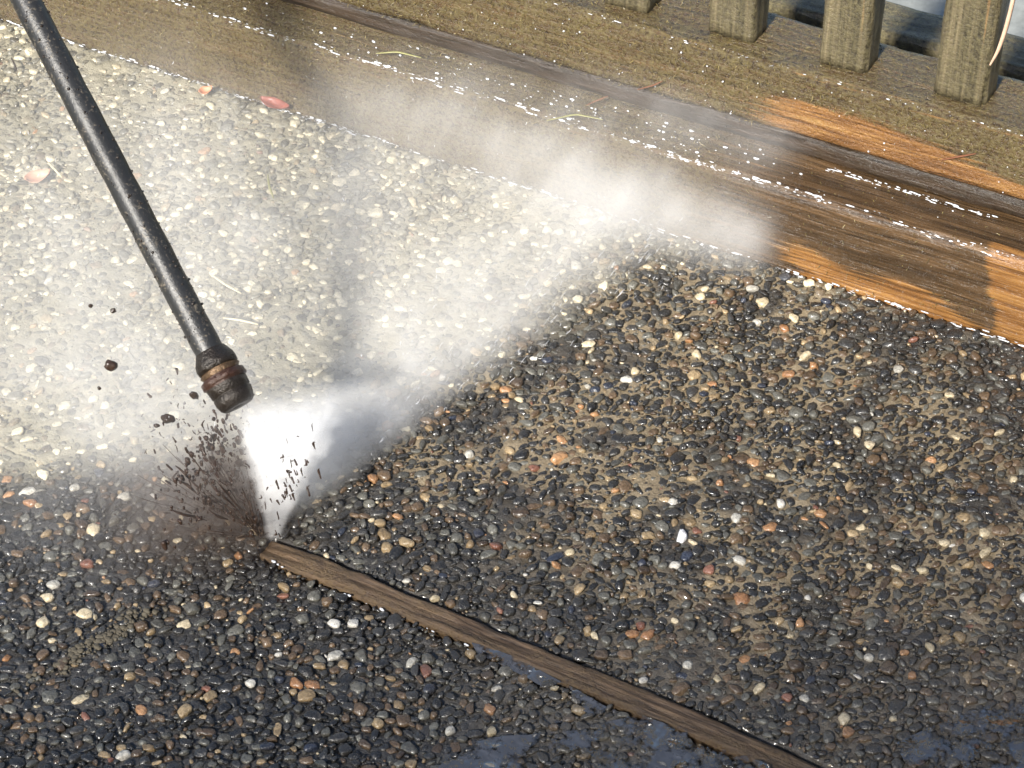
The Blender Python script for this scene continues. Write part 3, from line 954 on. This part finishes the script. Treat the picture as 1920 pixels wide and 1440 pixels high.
def puddle(outline, label, z):
    pts = [P(*p) for p in outline]
    cen = np.mean(pts, axis=0)
    V = [(cen[0], cen[1], z)]
    ring = []
    m_ = len(pts)
    for i in range(m_):
        for j in range(8):
            q = j / 8
            a = pts[i] * (1 - q) + pts[(i + 1) % m_] * q
            k = 1 + 0.22 * (float(fbm(a[0], a[1], 45, 2)) - 0.5)
            ring.append((cen[0] + (a[0] - cen[0]) * k, cen[1] + (a[1] - cen[1]) * k, z))
    V += ring
    kk = len(ring)
    F = [(0, 1 + i, 1 + (i + 1) % kk) for i in range(kk)]
    o = link('puddle_water', mesh_np('puddle_water', V, F, smooth=False), MPUD)
    tag(o, label, 'puddle', kind='structure')


puddle([(800, 1480), (830, 1405), (930, 1385), (1080, 1375), (1200, 1340), (1330, 1385), (1440, 1440), (1460, 1560), (1100, 1600)], 'shallow muddy puddle below the joint strip at the bottom', 0.0030)
puddle([(880, 1205), (960, 1232), (1080, 1295), (1150, 1335), (1110, 1345), (990, 1275), (900, 1230)], 'thin line of blue water along the near side of the joint strip', 0.0017)
puddle([(1700, 1480), (1690, 1400), (1790, 1345), (1880, 1320), (2000, 1340), (2040, 1500), (1800, 1560)], 'shallow puddle in the bottom right corner', 0.0030)

# crumbled mortar along a crack in the near slab
V, F = [], []
a, b = P(95, 1262), P(285, 1142)
for k in range(420):
    t_ = random.gauss(0.5, 0.27)
    wv = (float(fbm(t_, 0.2, 6, 4)) - 0.5) * 0.012
    d = (b - a) / np.linalg.norm(b - a); s = np.array([-d[1], d[0], 0])
    c = a + (b - a) * t_ + s * (wv + random.gauss(0, 0.0038)) + np.array([0, 0, 0.0004 + random.uniform(0, 0.0016)])
    r = random.choice((0.0004, 0.0005, 0.0006, 0.0009, 0.0017))
    F.append(ICO_F + len(V) * len(ICO_V)); V.append(VARIANTS[k % 14] * r * np.array([1.5, 1.2, 0.7]) + c)
o = link('crumbled_mortar', mesh_np('crumbled_mortar', np.concatenate(V), np.concatenate(F)), plain('sandy_mortar', (0.09, 0.075, 0.05), 0.7, scale=400.0), slab_front)
o['kind'] = 'stuff'

# ------------------------------------------------------------------ moss fuzz on the timbers
def fuzz(parent, n_, xr, face, colour, seed):
    r_ = random.Random(seed)
    V, F = [], []
    for k in range(n_):
        x = r_.uniform(*xr)
        base, nor = face(r_, x)
        if base is None: continue
        L = r_.uniform(0.0012, 0.0042)
        d = np.array(nor) + np.array([r_.gauss(0, 0.7), r_.gauss(0, 0.35), r_.gauss(0.1, 0.5)]); d /= np.linalg.norm(d)
        s = np.cross(d, [r_.gauss(0, 1), r_.gauss(0, 1), r_.gauss(0, 1)]); s /= np.linalg.norm(s)
        w = r_.uniform(0.00018, 0.0004)
        b_ = np.array(base)
        i = len(V)
        tip = b_ + d * L + np.array([r_.gauss(0, 0.0008), 0, -0.0006])
        mid = b_ + d * L * 0.55
        V += [b_ - s * w, b_ + s * w, mid + s * w * 0.8, mid - s * w * 0.8, tip]
        F += [(i, i + 1, i + 2), (i, i + 2, i + 3), (i + 3, i + 2, i + 4)]
    o = link('moss', mesh_np('moss', np.array(V), F, smooth=False), colour, parent)
    o['kind'] = 'stuff'


def moss_blade_mat(name, a, b_):
    m, t, b = new_mat(name)
    n_ = noise_tex(t, 180.0, 3.0, objco(t), 0.7)
    t.links.new(ramp(t, n_, [(0.35, a), (0.65, b_)]), b.inputs['Base Color'])
    b.inputs['Roughness'].default_value = 0.45
    return m


MM = moss_blade_mat('moss_blades', (0.045, 0.034, 0.015), (0.24, 0.19, 0.072))


def face_low(r_, x):
    keep = 1.0 if x < 0.05 else max(0.12, 1 - (x - 0.05) / 0.2)
    if r_.random() > keep: return None, None
    return ((x, -0.0006, r_.uniform(0.004, H1)), (0, -1, 0.15)) if r_.random() < 0.7 else ((x, r_.uniform(0.002, 0.04), H1 + 0.0003), (0, -0.1, 1))


def face_up(r_, x):
    z = r_.uniform(0.099, 0.157)
    if x > 0.19 and z < 0.132: return None, None
    return ((x, 0.0395, z), (0, -1, 0.15)) if r_.random() < 0.72 else ((x, r_.uniform(0.041, 0.10), 0.1573), (0, -0.1, 1))


fuzz(lower, 9000, (-0.75, 0.40), face_low, MM, 1)
fuzz(upper, 9000, (-0.45, 0.48), face_up, MM, 2)

# ------------------------------------------------------------------ litter
def ribbon(name, pts, w, mat, label, cat, group=None):
    """a narrow rounded blade or stalk through 3-D points"""
    pts = np.array(pts, float)
    # smooth
    t0 = np.linspace(0, 1, len(pts)); tt = np.linspace(0, 1, 24)
    sm = np.stack([np.interp(tt, t0, pts[:, i]) for i in range(3)], -1)
    for _ in range(3): sm[1:-1] = 0.25 * sm[:-2] + 0.5 * sm[1:-1] + 0.25 * sm[2:]
    V, F = [], []
    for i, c in enumerate(sm):
        d = sm[min(i + 1, 23)] - sm[max(i - 1, 0)]; d /= np.linalg.norm(d)
        s = np.cross(d, [0, 0, 1.0])
        s = s / np.linalg.norm(s) if np.linalg.norm(s) > 1e-3 else np.array([1.0, 0, 0])
        u = np.cross(s, d)
        r = w * (0.35 + 0.65 * math.sin(math.pi * (0.08 + 0.86 * i / 23)))
        for q in range(6): V.append(c + r * (math.cos(q * math.pi / 3) * s + 0.6 * math.sin(q * math.pi / 3) * u))
    for i in range(23):
        for q in range(6): F.append((i * 6 + q, i * 6 + (q + 1) % 6, i * 6 + 6 + (q + 1) % 6, i * 6 + 6 + q))
    o = link(name, mesh_np(name, np.array(V), F), mat)
    return tag(o, label, cat, group)


M_GRN = plain('fresh_grass_blade', (0.22, 0.21, 0.07), 0.4)
M_PALE = plain('pale_dry_stalk', (0.62, 0.55, 0.36), 0.5)
M_RED = plain('red_brown_needle', (0.17, 0.07, 0.035), 0.5)
M_TWIG = plain('pinkish_stalk', (0.62, 0.42, 0.30), 0.5)
M_LEAF = plain('red_leaf', (0.20, 0.055, 0.035), 0.45, var=0.7)
ribbon('grass_blade', [P(502, 328, 0.006), P(505, 350, 0.007), P(513, 372, 0.006)], 0.0011, M_GRN, 'short yellow green grass blade on the bright pebbles right of the lance', 'grass blade')
ribbon('dry_stalk', [P(396, 515, 0.006), P(425, 535, 0.008), P(452, 550, 0.006)], 0.0011, M_PALE, 'pale stalk on the pebbles just right of the lance middle', 'stalk')
ribbon('dry_stalk', [P(418, 596, 0.007), P(450, 600, 0.008), P(484, 608, 0.006)], 0.0012, M_PALE, 'pale stalk on the pebbles right above the lance coupling', 'stalk')
ribbon('grass_blade', [P(705, 100, 0.084), P(745, 97, 0.086), P(790, 108, 0.085)], 0.0011, M_GRN, 'yellow green grass blade on the mossy timber ledge near the top', 'grass blade')
ribbon('grass_blade', [P(1025, 226, 0.080), P(1080, 214, 0.082), P(1130, 224, 0.080)], 0.0010, M_GRN, 'thin green grass blade along the sparkling edge of the lower beam', 'grass blade')
ribbon('pine_needle', [PY(1085, 205, 0.030), PY(1115, 190, 0.030), PY(1140, 180, 0.034)], 0.0008, M_RED, 'reddish needle lying on the ledge above the mist', 'needle')
ribbon('pine_needle', [PY(1195, 168, 0.034), PY(1225, 160, 0.034), PY(1242, 152, 0.036)], 0.0009, M_RED, 'reddish needle against the foot of the upper beam', 'needle')
ribbon('twig', [PY(1765, 300, 0.037), PY(1795, 294, 0.036), PY(1830, 288, 0.036)], 0.0012, M_RED, 'brown twig stuck on the orange scrubbed beam', 'twig')
ribbon('dry_stalk', [P(90, 305, 0.006), P(105, 320, 0.008), P(116, 333, 0.006)], 0.0010, M_PALE, 'white stalk beside the crumpled leaf left of the lance', 'stalk')
ribbon('dark_twig', [P(21, 108, 0.006), P(27, 120, 0.008), P(32, 134, 0.006)], 0.0010, M_MUD, 'short dark twig near the top left corner', 'twig')
ribbon('hanging_stalk', [PY(1912, -60, 0.045), PY(1900, 0, 0.045), PY(1886, 55, 0.045), PY(1872, 95, 0.045), PY(1857, 121, 0.045)], 0.0027, M_TWIG, 'pale pink stalk hanging in front of the rightmost picket', 'stalk')


def leaf(px, py, z, L, w, rot, label, mat, curl=0.25):
    nu, nv = 14, 7
    V, F = [], []
    for i in range(nu + 1):
        u = i / nu
        hw = w * (math.sin(math.pi * (0.03 + 0.95 * u)) ** 0.8) * (1 - 0.25 * u)
        for j in range(nv):
            v = j / (nv - 1) * 2 - 1
            V.append(((u - 0.5) * L, hw * v, L * curl * ((u - 0.5) ** 2 * 1.2 + abs(v) ** 1.5 * 0.35 * (0.4 + u)) + 0.0004 * math.sin(9 * u + 4 * v)))
    for i in range(nu):
        for j in range(nv - 1):
            F.append((i * nv + j, (i + 1) * nv + j, (i + 1) * nv + j + 1, i * nv + j + 1))
    o = link('fallen_leaf', mesh_np('fallen_leaf', np.array(V), F), mat)
    sol = o.modifiers.new('thickness', 'SOLIDIFY'); sol.thickness = 0.0003
    o.location = P(px, py, z); o.rotation_euler = (0.25, 0.1, rot)
    tag(o, label, 'leaf')


leaf(517, 198, 0.005, 0.030, 0.0062, 0.02, 'red curled leaf lying at the foot of the lower beam', M_LEAF, 0.35)
leaf(70, 335, 0.005, 0.022, 0.0075, 0.9, 'pale pinkish crumpled leaf left of the lance', plain('bleached_leaf', (0.45, 0.24, 0.16), 0.5), 0.5)
leaf(385, 172, 0.006, 0.012, 0.005, 0.9, 'tiny orange leaf scrap at the foot of the beam', plain('orange_leaf', (0.5, 0.2, 0.1), 0.5), 0.6)

# ------------------------------------------------------------------ spray mist (real scattering volumes, lit by the same sun)
def vol_mat(name, colour, aniso):
    m = bpy.data.materials.new(name); m.use_nodes = True
    t = m.node_tree
    for n_ in list(t.nodes):
        if n_.type == 'BSDF_PRINCIPLED': t.nodes.remove(n_)
    pv = t.nodes.new('ShaderNodeVolumePrincipled')
    pv.inputs['Color'].default_value = (*colour, 1)
    pv.inputs['Anisotropy'].default_value = aniso
    pv.inputs['Density'].default_value = 1.0
    out = [n_ for n_ in t.nodes if n_.type == 'OUTPUT_MATERIAL'][0]
    t.links.new(pv.outputs[0], out.inputs['Volume'])
    return m


def box_mesh(name, lo_, hi_):
    bm = bmesh.new(); bmesh.ops.create_cube(bm, size=1.0)
    for v in bm.verts:
        for i in range(3): v.co[i] = lo_[i] if v.co[i] < 0 else hi_[i]
    me = bpy.data.meshes.new(name); bm.to_mesh(me); bm.free()
    return me


def cloud(name, lo_, hi_, voxel, density, colour, aniso, label, cat):
    """a volume whose density field is worked out once on a voxel grid"""
    o = link(name, box_mesh(name, lo_, hi_))
    t = bpy.data.node_groups.new(name, 'GeometryNodeTree')
    t.interface.new_socket('Geometry', in_out='INPUT', socket_type='NodeSocketGeometry')
    t.interface.new_socket('Geometry', in_out='OUTPUT', socket_type='NodeSocketGeometry')
    go = t.nodes.new('NodeGroupOutput')
    vc = t.nodes.new('GeometryNodeVolumeCube')
    vc.inputs['Min'].default_value = lo_; vc.inputs['Max'].default_value = hi_
    for ax, i in (('X', 0), ('Y', 1), ('Z', 2)):
        vc.inputs['Resolution ' + ax].default_value = max(8, int((hi_[i] - lo_[i]) / voxel))
    pos = t.nodes.new('GeometryNodeInputPosition').outputs[0]
    d = density(t, pos)
    d = math_(t, 'MULTIPLY', d, math_(t, 'GREATER_THAN', d, 0.03))
    t.links.new(d, vc.inputs['Density'])
    sm = t.nodes.new('GeometryNodeSetMaterial')
    mat = vol_mat(name, colour, aniso)
    sm.inputs['Material'].default_value = mat
    t.links.new(vc.outputs[0], sm.inputs[0]); t.links.new(sm.outputs[0], go.inputs[0])
    o.data.materials.append(mat)
    md = o.modifiers.new('density', 'NODES'); md.node_group = t
    return tag(o, label, cat, kind='stuff')


def vmath(t, op, a, b):
    n_ = t.nodes.new('ShaderNodeVectorMath'); n_.operation = op
    t.links.new(a, n_.inputs[0])
    if hasattr(b, 'links'): t.links.new(b, n_.inputs[1])
    else: n_.inputs[1].default_value = tuple(b)
    return n_.outputs['Value'] if op in ('LENGTH', 'DOT_PRODUCT') else n_.outputs['Vector']


def blob(t, co, c, s, A):
    d = vmath(t, 'DIVIDE', vmath(t, 'SUBTRACT', co, c), s)
    e = math_(t, 'POWER', 2.71828, math_(t, 'MULTIPLY', vmath(t, 'DOT_PRODUCT', d, d), -1.0))
    return math_(t, 'MULTIPLY', e, A)


def total(t, parts):
    s = parts[0]
    for p in parts[1:]: s = math_(t, 'ADD', s, p)
    return s


def smooth(t, v, w0, w1):
    n_ = t.nodes.new('ShaderNodeMapRange'); n_.interpolation_type = 'SMOOTHSTEP'
    n_.inputs['From Min'].default_value = w0; n_.inputs['From Max'].default_value = w1
    t.links.new(v, n_.inputs['Value'])
    return n_.outputs[0]


def half_plane(t, co, a, nrm, w0, w1):
    return smooth(t, math_(t, 'SUBTRACT', vmath(t, 'DOT_PRODUCT', co, nrm), float(np.dot(a, nrm))), w0, w1)


EDGE_A, EDGE_B = P(530, 985), P(1240, 490)
_ed = (EDGE_B - EDGE_A) / np.linalg.norm(EDGE_B - EDGE_A)
_en = np.array([-_ed[1], _ed[0], 0])


def streaky(t, co, k, kdir):
    """uneven density, drawn out along the way the water flies from the point of impact"""
    rel = vmath(t, 'SUBTRACT', co, P(512, 1010, -0.01))
    dirn = t.nodes.new('ShaderNodeVectorMath'); dirn.operation = 'NORMALIZE'
    t.links.new(rel, dirn.inputs[0])
    a = vmath(t, 'ADD', vmath(t, 'MULTIPLY', dirn.outputs[0], (kdir, kdir, kdir * 0.6)), vmath(t, 'MULTIPLY', rel, (3.0, 3.0, 3.0)))
    n1 = noise_tex(t, 1.0, 5.0, a, 0.7)
    n2 = noise_tex(t, k, 5.0, co, 0.65)
    return math_(t, 'MULTIPLY', math_(t, 'MULTIPLY', math_(t, 'SUBTRACT', n1, 0.18, True), 2.9), math_(t, 'MULTIPLY', math_(t, 'SUBTRACT', n2, 0.2, True), 3.0))


def mist_density(t, co):
    L = lambda px, py, z, s, A: blob(t, co, P(px, py, z), s, A)
    parts = [L(250, 480, 0.03, (0.26, 0.20, 0.06), 2.4), L(100, 700, 0.03, (0.16, 0.10, 0.05), 2.8), L(700, 480, 0.03, (0.22, 0.12, 0.05), 2.7), L(330, 790, 0.03, (0.07, 0.06, 0.03), 5.0),
             L(590, 840, 0.04, (0.045, 0.04, 0.03), 16.0), L(580, 930, 0.012, (0.03, 0.03, 0.016), 40.0), L(640, 870, 0.02, (0.04, 0.035, 0.026), 36.0), L(740, 810, 0.015, (0.045, 0.035, 0.024), 30.0), L(860, 710, 0.015, (0.06, 0.035, 0.022), 13.0), L(950, 640, 0.02, (0.07, 0.05, 0.03), 4.5), L(1080, 530, 0.03, (0.08, 0.06, 0.035), 5.0),
             L(1200, 400, 0.03, (0.08, 0.05, 0.04), 5.0)]
    wall = [blob(t, co, (0.175, -0.012, 0.034), (0.065, 0.022, 0.032), 9.0), blob(t, co, (0.09, -0.02, 0.045), (0.08, 0.03, 0.035), 6.0), blob(t, co, (0.215, -0.006, 0.03), (0.03, 0.016, 0.022), 11.0),
            blob(t, co, (0.14, 0.02, 0.10), (0.10, 0.03, 0.02), 5.0), blob(t, co, (-0.02, -0.01, 0.06), (0.12, 0.04, 0.035), 8.0)]
    e = half_plane(t, co, EDGE_A, _en, -0.006, 0.007)
    e2 = half_plane(t, co, (0.235, 0, 0.03), np.array([-0.97, 0.24, 0]), -0.006, 0.035)
    s = math_(t, 'MULTIPLY', math_(t, 'ADD', math_(t, 'MULTIPLY', total(t, parts), e), total(t, wall)), e2)
    nn = streaky(t, co, 16.0, 15.0)
    return math_(t, 'MULTIPLY', s, nn)


cloud('spray_mist', (-0.90, -0.60, 0.001), (0.30, 0.10, 0.125), 0.006, mist_density, (1, 1, 1), -0.2, 'bright drifting spray mist over the pebbles and lower beam', 'mist')

# white rebound of the jet: a funnel of spray standing on the point of impact, squeezed flat across the view
RGT = ROT[:, 0]; rx = np.array([RGT[0], RGT[1], 0]); rx /= np.linalg.norm(rx); ry = np.array([-rx[1], rx[0], 0])
J0, J1 = P(512, 1006, 0.001), P(548, 745, 0.112)


def jet_density(t, co):
    sp = t.nodes.new('ShaderNodeSeparateXYZ'); t.links.new(co, sp.inputs[0])
    h = math_(t, 'DIVIDE', sp.outputs[2], 0.112)                       # 0 at the ground, 1 at the top
    comb = t.nodes.new('ShaderNodeVectorMath'); comb.operation = 'SCALE'
    comb.inputs[0].default_value = tuple(J1 - J0); t.links.new(h, comb.inputs['Scale'])
    rel = vmath(t, 'SUBTRACT', vmath(t, 'SUBTRACT', co, J0), comb.outputs[0])
    u = vmath(t, 'DOT_PRODUCT', rel, rx); v = vmath(t, 'DOT_PRODUCT', rel, ry)
    n0 = noise_tex(t, 60.0, 3.0, co, 0.6)
    st = streaky(t, co, 40.0, 9.0)
    wob = math_(t, 'ADD', math_(t, 'MULTIPLY', math_(t, 'SUBTRACT', n0, 0.5), 0.8), 1.0)
    wu = math_(t, 'MULTIPLY', math_(t, 'ADD', math_(t, 'MULTIPLY', h, 0.036), 0.004), wob)
    wv = math_(t, 'MULTIPLY', math_(t, 'ADD', math_(t, 'MULTIPLY', h, 0.018), 0.004), wob)
    r = math_(t, 'SQRT', math_(t, 'ADD', math_(t, 'POWER', math_(t, 'ABSOLUTE', math_(t, 'DIVIDE', u, wu)), 2.0), math_(t, 'POWER', math_(t, 'ABSOLUTE', math_(t, 'DIVIDE', v, wv)), 2.0)))
    body = smooth(t, r, 1.15, 0.75)
    top = smooth(t, h, 1.0, 0.7)
    return math_(t, 'MULTIPLY', math_(t, 'MULTIPLY', body, top), math_(t, 'MULTIPLY', math_(t, 'ADD', math_(t, 'MULTIPLY', math_(t, 'POWER', st, 1.4), 0.8), 0.12), 72.0))


cloud('water_jet', (J0[0] - 0.07, J0[1] - 0.05, 0.001), (J0[0] + 0.07, J0[1] + 0.07, 0.113), 0.0019, jet_density, (1, 1, 1), -0.2, 'white jet of water blasting from the nozzle into the joint', 'water jet')


def mud_density(t, co):
    parts = [blob(t, co, P(395, 950, 0.018), (0.042, 0.036, 0.026), 20.0), blob(t, co, P(300, 985, 0.012), (0.05, 0.042, 0.018), 9.0), blob(t, co, P(440, 900, 0.035), (0.024, 0.024, 0.032), 18.0)]
    return math_(t, 'MULTIPLY', total(t, parts), math_(t, 'POWER', streaky(t, co, 60.0, 16.0), 2.2))


c0 = P(410, 960, 0.0)
cloud('muddy_spray', (c0[0] - 0.14, c0[1] - 0.10, 0.001), (c0[0] + 0.20, c0[1] + 0.12, 0.10), 0.003, mud_density, (0.20, 0.15, 0.12), 0.0, 'brownish muddy spray hanging left of the white jet', 'spray')

# fine water threads and droplets thrown by the jet
it = []
for k in range(240):
    t_ = random.uniform(0.1, 1) ** 0.8
    ex = 530 + (720 * t_) + random.gauss(0, 30); ey = 960 - 500 * t_ + random.gauss(-40, 45)
    z = random.uniform(0.004, 0.06)
    q = P(ex, ey, z); l = random.uniform(0.002, 0.010)
    d = np.array([_ed[0], _ed[1], 0.5]); d /= np.linalg.norm(d)
    it.append((q, q + d * l * random.uniform(0.3, 1), random.uniform(0.00006, 0.0002)))
for k in range(420):
    q = P(random.uniform(0, 1440), random.uniform(40, 800), random.uniform(0.01, 0.1)); l = random.uniform(0.001, 0.003)
    if np.dot(q - EDGE_A, _en) < 0: continue
    it.append((q, q + np.array([random.gauss(0, 0.4), random.gauss(0, 0.4), 1]) * l, random.uniform(0.0001, 0.0003)))
streaks('water_droplets', it, MWAT, 'fine water droplets flying through the mist', 'droplets')
print('objects', len(SC.objects), 'triangles', sum(len(o.data.loops) - 2 * len(o.data.polygons) for o in SC.objects if o.type == 'MESH'))
